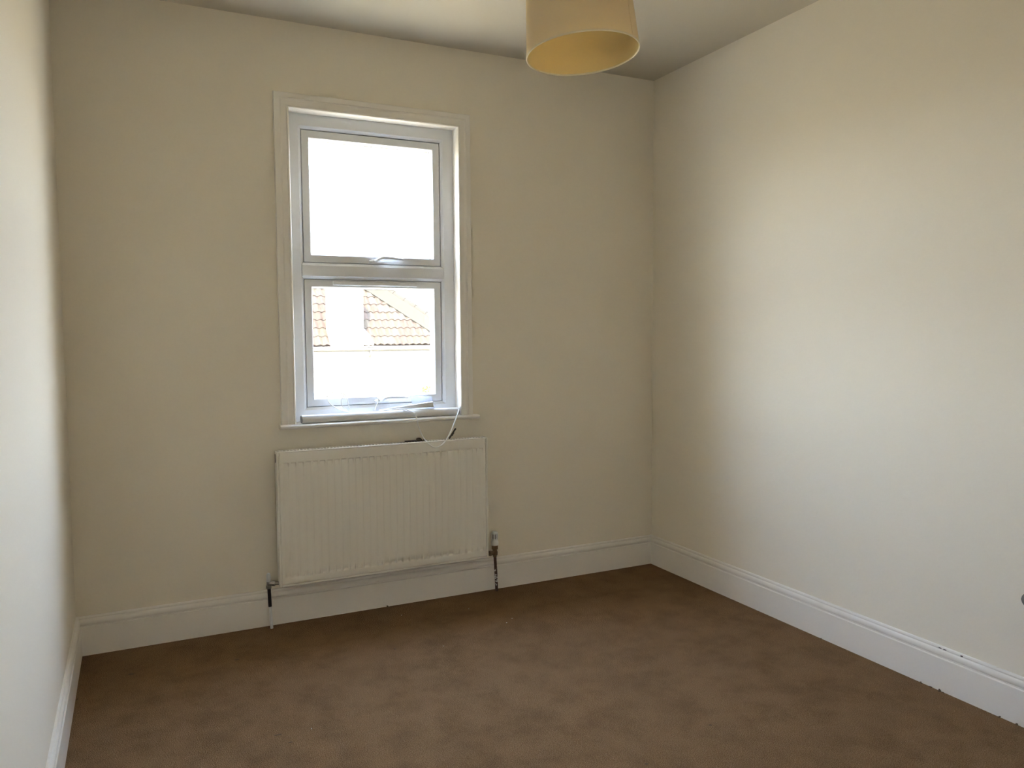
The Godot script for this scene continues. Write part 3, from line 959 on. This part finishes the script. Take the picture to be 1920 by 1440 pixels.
func sill_things() -> void:
	# the roller blind taken down: a long white roll lying along the sill
	var sy := 0.912
	var rr := 0.0195
	var a := Vector3(0.9265, sy + rr, 0.012)
	var e := Vector3(1.700, sy + rr, 0.012)
	var bl := thing("roller_blind", "long white rolled-up roller blind lying along the window sill", "roller blind", Vector3(1.31, sy, 0.012))
	var off := -bl.position
	var b := MB.new()
	var spiral := func(x: float, scale: float) -> PackedVector3Array:      # the end of a rolled cloth: a round with a small step where it ends
		var o := PackedVector3Array()
		for k in 36:
			var t := TAU * k / 36.0 + 0.9
			var r := rr * scale * (1.0 - 0.022 * k / 36.0)
			o.append(Vector3(x, a.y + sin(t) * r, a.z + cos(t) * r) + off)
		return o
	b.loft([spiral.call(a.x + 0.005, 1.0), spiral.call(e.x - 0.005, 1.0)])
	put("rolled_cloth", b, M.blind_cloth, bl)
	for s in [[a.x, 1.0], [e.x, -1.0]]:
		b = MB.new()
		b.lathe([[0.0, 0.0], [0.0165, 0.0], [0.0178, 0.001], [0.0178, 0.0055], [0.0, 0.0055]], Transform3D(Basis(Vector3.BACK, -PI / 2.0 * s[1]), Vector3(s[0], a.y, a.z) + off), 24)
		put("end_plug", b, M.grey_plastic, bl)
	# its pull cord: out over the nose of the sill, down in a loop before the radiator and back
	b = MB.new()
	var line := [Vector3(1.30, sy + 0.041, -0.006), Vector3(1.37, sy + 0.0425, 0.006), Vector3(1.415, sy + 0.0425, 0.018), Vector3(1.440, sy + 0.036, 0.033), Vector3(1.459, 0.935, 0.050), Vector3(1.4665, 0.905, 0.058), Vector3(1.474, 0.872, 0.062), Vector3(1.488, 0.825, 0.078), Vector3(1.512, 0.788, 0.104), Vector3(1.543, 0.772, 0.1055), Vector3(1.575, 0.783, 0.1055), Vector3(1.604, 0.806, 0.094), Vector3(1.640, 0.850, 0.072), Vector3(1.670, 0.905, 0.058), Vector3(1.688, 0.935, 0.046), Vector3(1.700, 0.955, 0.028), Vector3(1.7045, 0.948, 0.010), Vector3(1.7035, 0.935, 0.004)]
	b.tube(curve(line), 0.0030, 8)
	tag(put("draped_cord", b, M.cord), "white cord hanging from the rolled blind in a loop in front of the radiator", "cord")
	# cord loops that stand up behind the roll
	for pts in [
		[[1.168, 0.958, -0.012], [1.150, 0.953, -0.018], [1.118, 0.963, -0.030], [1.092, 0.978, -0.036], [1.072, 0.996, -0.040], [1.060, 1.020, -0.042], [1.066, 1.036, -0.044], [1.078, 1.043, -0.048], [1.100, 1.047, -0.050], [1.135, 1.038, -0.046], [1.148, 1.028, -0.042], [1.154, 1.010, -0.036], [1.158, 0.985, -0.026], [1.164, 0.957, -0.014]],
		[[1.150, 0.957, -0.014], [1.133, 0.974, -0.024], [1.124, 0.994, -0.032], [1.128, 1.012, -0.038], [1.140, 1.031, -0.043], [1.150, 1.037, -0.046]],
		[[1.282, 0.952, -0.012], [1.287, 0.966, -0.020], [1.300, 0.988, -0.026], [1.303, 1.004, -0.027], [1.297, 1.016, -0.032], [1.292, 1.024, -0.046]],
	]:
		b = MB.new()
		var q := []
		for p in pts:
			q.append(Vector3(p[0], p[1], p[2]) + off)
		b.tube(curve(q), 0.0025, 8)
		put("cord_loop", b, M.cord, bl)
	# white bottom bar lying askew on the roll, raised at its right end
	b = MB.new()
	var p0 := Vector3(1.305, sy + 0.0405, -0.012)
	var p1 := Vector3(1.567, sy + 0.0595, 0.008)
	var along := (p1 - p0).normalized()
	var across := along.cross(Vector3.UP).normalized()
	var bx := Transform3D(Basis(along, across.cross(along), across), p0)
	var len := p0.distance_to(p1)
	var taper := MB.new()
	var ra := PackedVector3Array()
	var rb := PackedVector3Array()
	for s in [[-1, -1], [1, -1], [1, 1], [-1, 1]]:
		ra.append(bx * Vector3(0.0, 0.002 * s[1] + 0.001, 0.006 * s[0]))
		rb.append(bx * Vector3(len, 0.0125 * s[1] + 0.001, 0.011 * s[0]))
	taper.loft([ra, rb])
	tag(put("blind_bar", taper, M.white_plastic), "white tapered plastic bar lying across the right half of the rolled blind", "blind bar")
	# clear packet of fixings leaning behind it
	b = MB.new()
	var grid := []
	for j in 7:
		var rowp := PackedVector3Array()
		for i in 11:
			var u := i / 10.0
			var v := j / 6.0
			var puff := 0.006 * sin(PI * u) * sin(PI * v) + 0.0015 * sin(u * 17.0 + v * 9.0)
			rowp.append(Vector3(1.470 + 0.112 * u + 0.006 * (1.0 - v), 0.955 + 0.060 * v - 0.012 * v * u * u, -0.020 - 0.026 * v + puff))
		grid.append(rowp)
	for s in [1, -1]:
		for j in 6:
			for i in 10:
				var o := Vector3(0, 0, -0.004 * (1 - s) / 2.0)
				if s == 1:
					b.quad(grid[j][i], grid[j][i + 1], grid[j + 1][i + 1], grid[j + 1][i])
				else:
					b.quad(grid[j][i] + o, grid[j + 1][i] + o, grid[j + 1][i + 1] + o, grid[j][i + 1] + o)
	tag(put("plastic_packet", b, M.packet, self, 80.0), "small clear plastic packet standing behind the white bar on the sill", "packet")
	# dark fittings left on top of the radiator
	var y := 0.8025
	var k := thing("dark_bracket", "small dark brown bracket lying flat on top of the radiator", "bracket", Vector3(1.455, y, 0.062))
	b = MB.new()
	b.box(Vector3(-0.052, 0.0, -0.006), Vector3(0.034, 0.0055, 0.006), 0.0015)
	put("bar", b, M.bronze_plastic, k)
	b = MB.new()
	b.box(Vector3(0.006, 0.0055, -0.006), Vector3(0.030, 0.0095, 0.006), 0.0015)
	b.tube([Vector3(0.006, 0.010, 0.0), Vector3(0.014, 0.0135, 0.0), Vector3(0.024, 0.0125, 0.0), Vector3(0.034, 0.006, 0.0)], 0.0026, 8)
	put("clasp", b, M.bronze_plastic, k)
	b = MB.new()
	b.box(Vector3(0.034, 0.001, -0.004), Vector3(0.056, 0.004, 0.004), 0.001)
	b.box(Vector3(0.041, 0.004, -0.003), Vector3(0.054, 0.0075, 0.003), 0.001)
	put("tongue", b, M.bronze_plastic, k)
	var g := thing("dark_clip", "dark brown clip standing up from the radiator top beside the hanging white cord", "clip", Vector3(1.631, y, 0.058))
	b = MB.new()
	var d := Vector3(0.040, 0.048, -0.010).normalized()
	var sidev := d.cross(Vector3.BACK).normalized()
	var cx := Transform3D(Basis(sidev, d, sidev.cross(d)), Vector3(0, 0.001, 0))
	b.box(Vector3(-0.0035, 0.0, -0.003), Vector3(0.0035, 0.062, 0.003), 0.001, cx)
	put("bar", b, M.bronze_plastic, g)
	b = MB.new()
	b.box(Vector3(0.0025, 0.018, -0.003), Vector3(0.0065, 0.040, 0.003), 0.0015, cx)
	put("catch", b, M.bronze_plastic, g)

# ---------------------------------------------------------------- litter on and at the edge of the carpet
func lump(b: MB, c: Vector3, r: Vector3, rng: RandomNumberGenerator) -> void:
	var rings := []
	var wob := []
	for i in 8:
		wob.append(rng.randf_range(0.7, 1.2))
	for l in [[0.01, -0.3], [0.8, -0.3], [1.0, 0.2], [0.6, 0.8], [0.01, 1.0]]:
		var o := PackedVector3Array()
		for i in 8:
			var a := TAU * i / 8.0
			o.append(c + Vector3(cos(a) * r.x * l[0] * wob[i], r.y * l[1], sin(a) * r.z * l[0] * wob[i]))
		rings.append(o)
	b.loft(rings)

func carpet_bits() -> void:
	var rng := RandomNumberGenerator.new()
	rng.seed = 9
	var fl := get_node("floor")
	# loose tufts where the carpet meets the skirting boards
	for p in [[1.315, 0.0235, 0.006, 0.008], [2.8605, 1.254, 0.004, 0.006], [2.8615, 1.724, 0.004, 0.006], [2.8615, 1.765, 0.005, 0.005], [2.861, 1.801, 0.007, 0.009], [2.860, 1.815, 0.005, 0.005], [2.8615, 2.019, 0.005, 0.006], [2.861, 2.077, 0.006, 0.007], [0.0235, 0.98, 0.005, 0.006], [0.024, 0.45, 0.004, 0.005]]:
		var b := MB.new()
		for k in 4:
			lump(b, Vector3(p[0] + rng.randf_range(-0.003, 0.003), 0.001 + p[3] * 0.35 * (k % 2), p[1] + rng.randf_range(-0.004, 0.004)), Vector3(p[2] * 0.45, p[3] * 0.45, p[2] * 0.55), rng)
		put("carpet_tuft", b, M.tuft, fl, 60.0)
	# dark flecks trodden into the pile
	for p in [[0.666, 1.101, 0.007, 0.004], [0.638, 1.034, 0.014, 0.003], [0.586, 0.342, 0.010, 0.006], [1.194, 0.528, 0.006, 0.004], [1.95, 1.62, 0.006, 0.005], [1.62, 1.72, 0.007, 0.004], [0.20, 0.30, 0.014, 0.008]]:
		var b := MB.new()
		lump(b, Vector3(p[0], 0.0004, p[1]), Vector3(p[2], 0.0016, p[3]), rng)
		put("carpet_tuft", b, M.tuft, fl, 60.0)
	# white flakes of paint
	var flakes := [[1.341, 0.164, 0.0024, "tiny white paint flake on the carpet below the middle of the radiator"], [1.655, 0.228, 0.0024, "tiny white paint flake on the carpet in front of the right part of the radiator"], [1.785, 0.436, 0.0030, "white paint flake on the carpet, farther from the wall and right of the radiator pipe"], [1.740, 0.473, 0.0030, "white paint flake on the carpet, nearer one of the close pair by the radiator pipe"], [1.386, 0.593, 0.0022, "faint white paint flake alone in the middle of the carpet"], [0.744, 1.045, 0.0024, "white paint flake on the near carpet at the bottom of the picture"]]
	for p in flakes:
		var b := MB.new()
		lump(b, Vector3(0, 0.0012, 0), Vector3(p[2], 0.0016, p[2] * 0.8), rng)
		var o := put("paint_flake", b, M.paint_splash, self, 60.0)
		o.position = Vector3(p[0], 0, p[1])
		tag(o, p[3], "paint flake", "white paint flakes on the carpet")
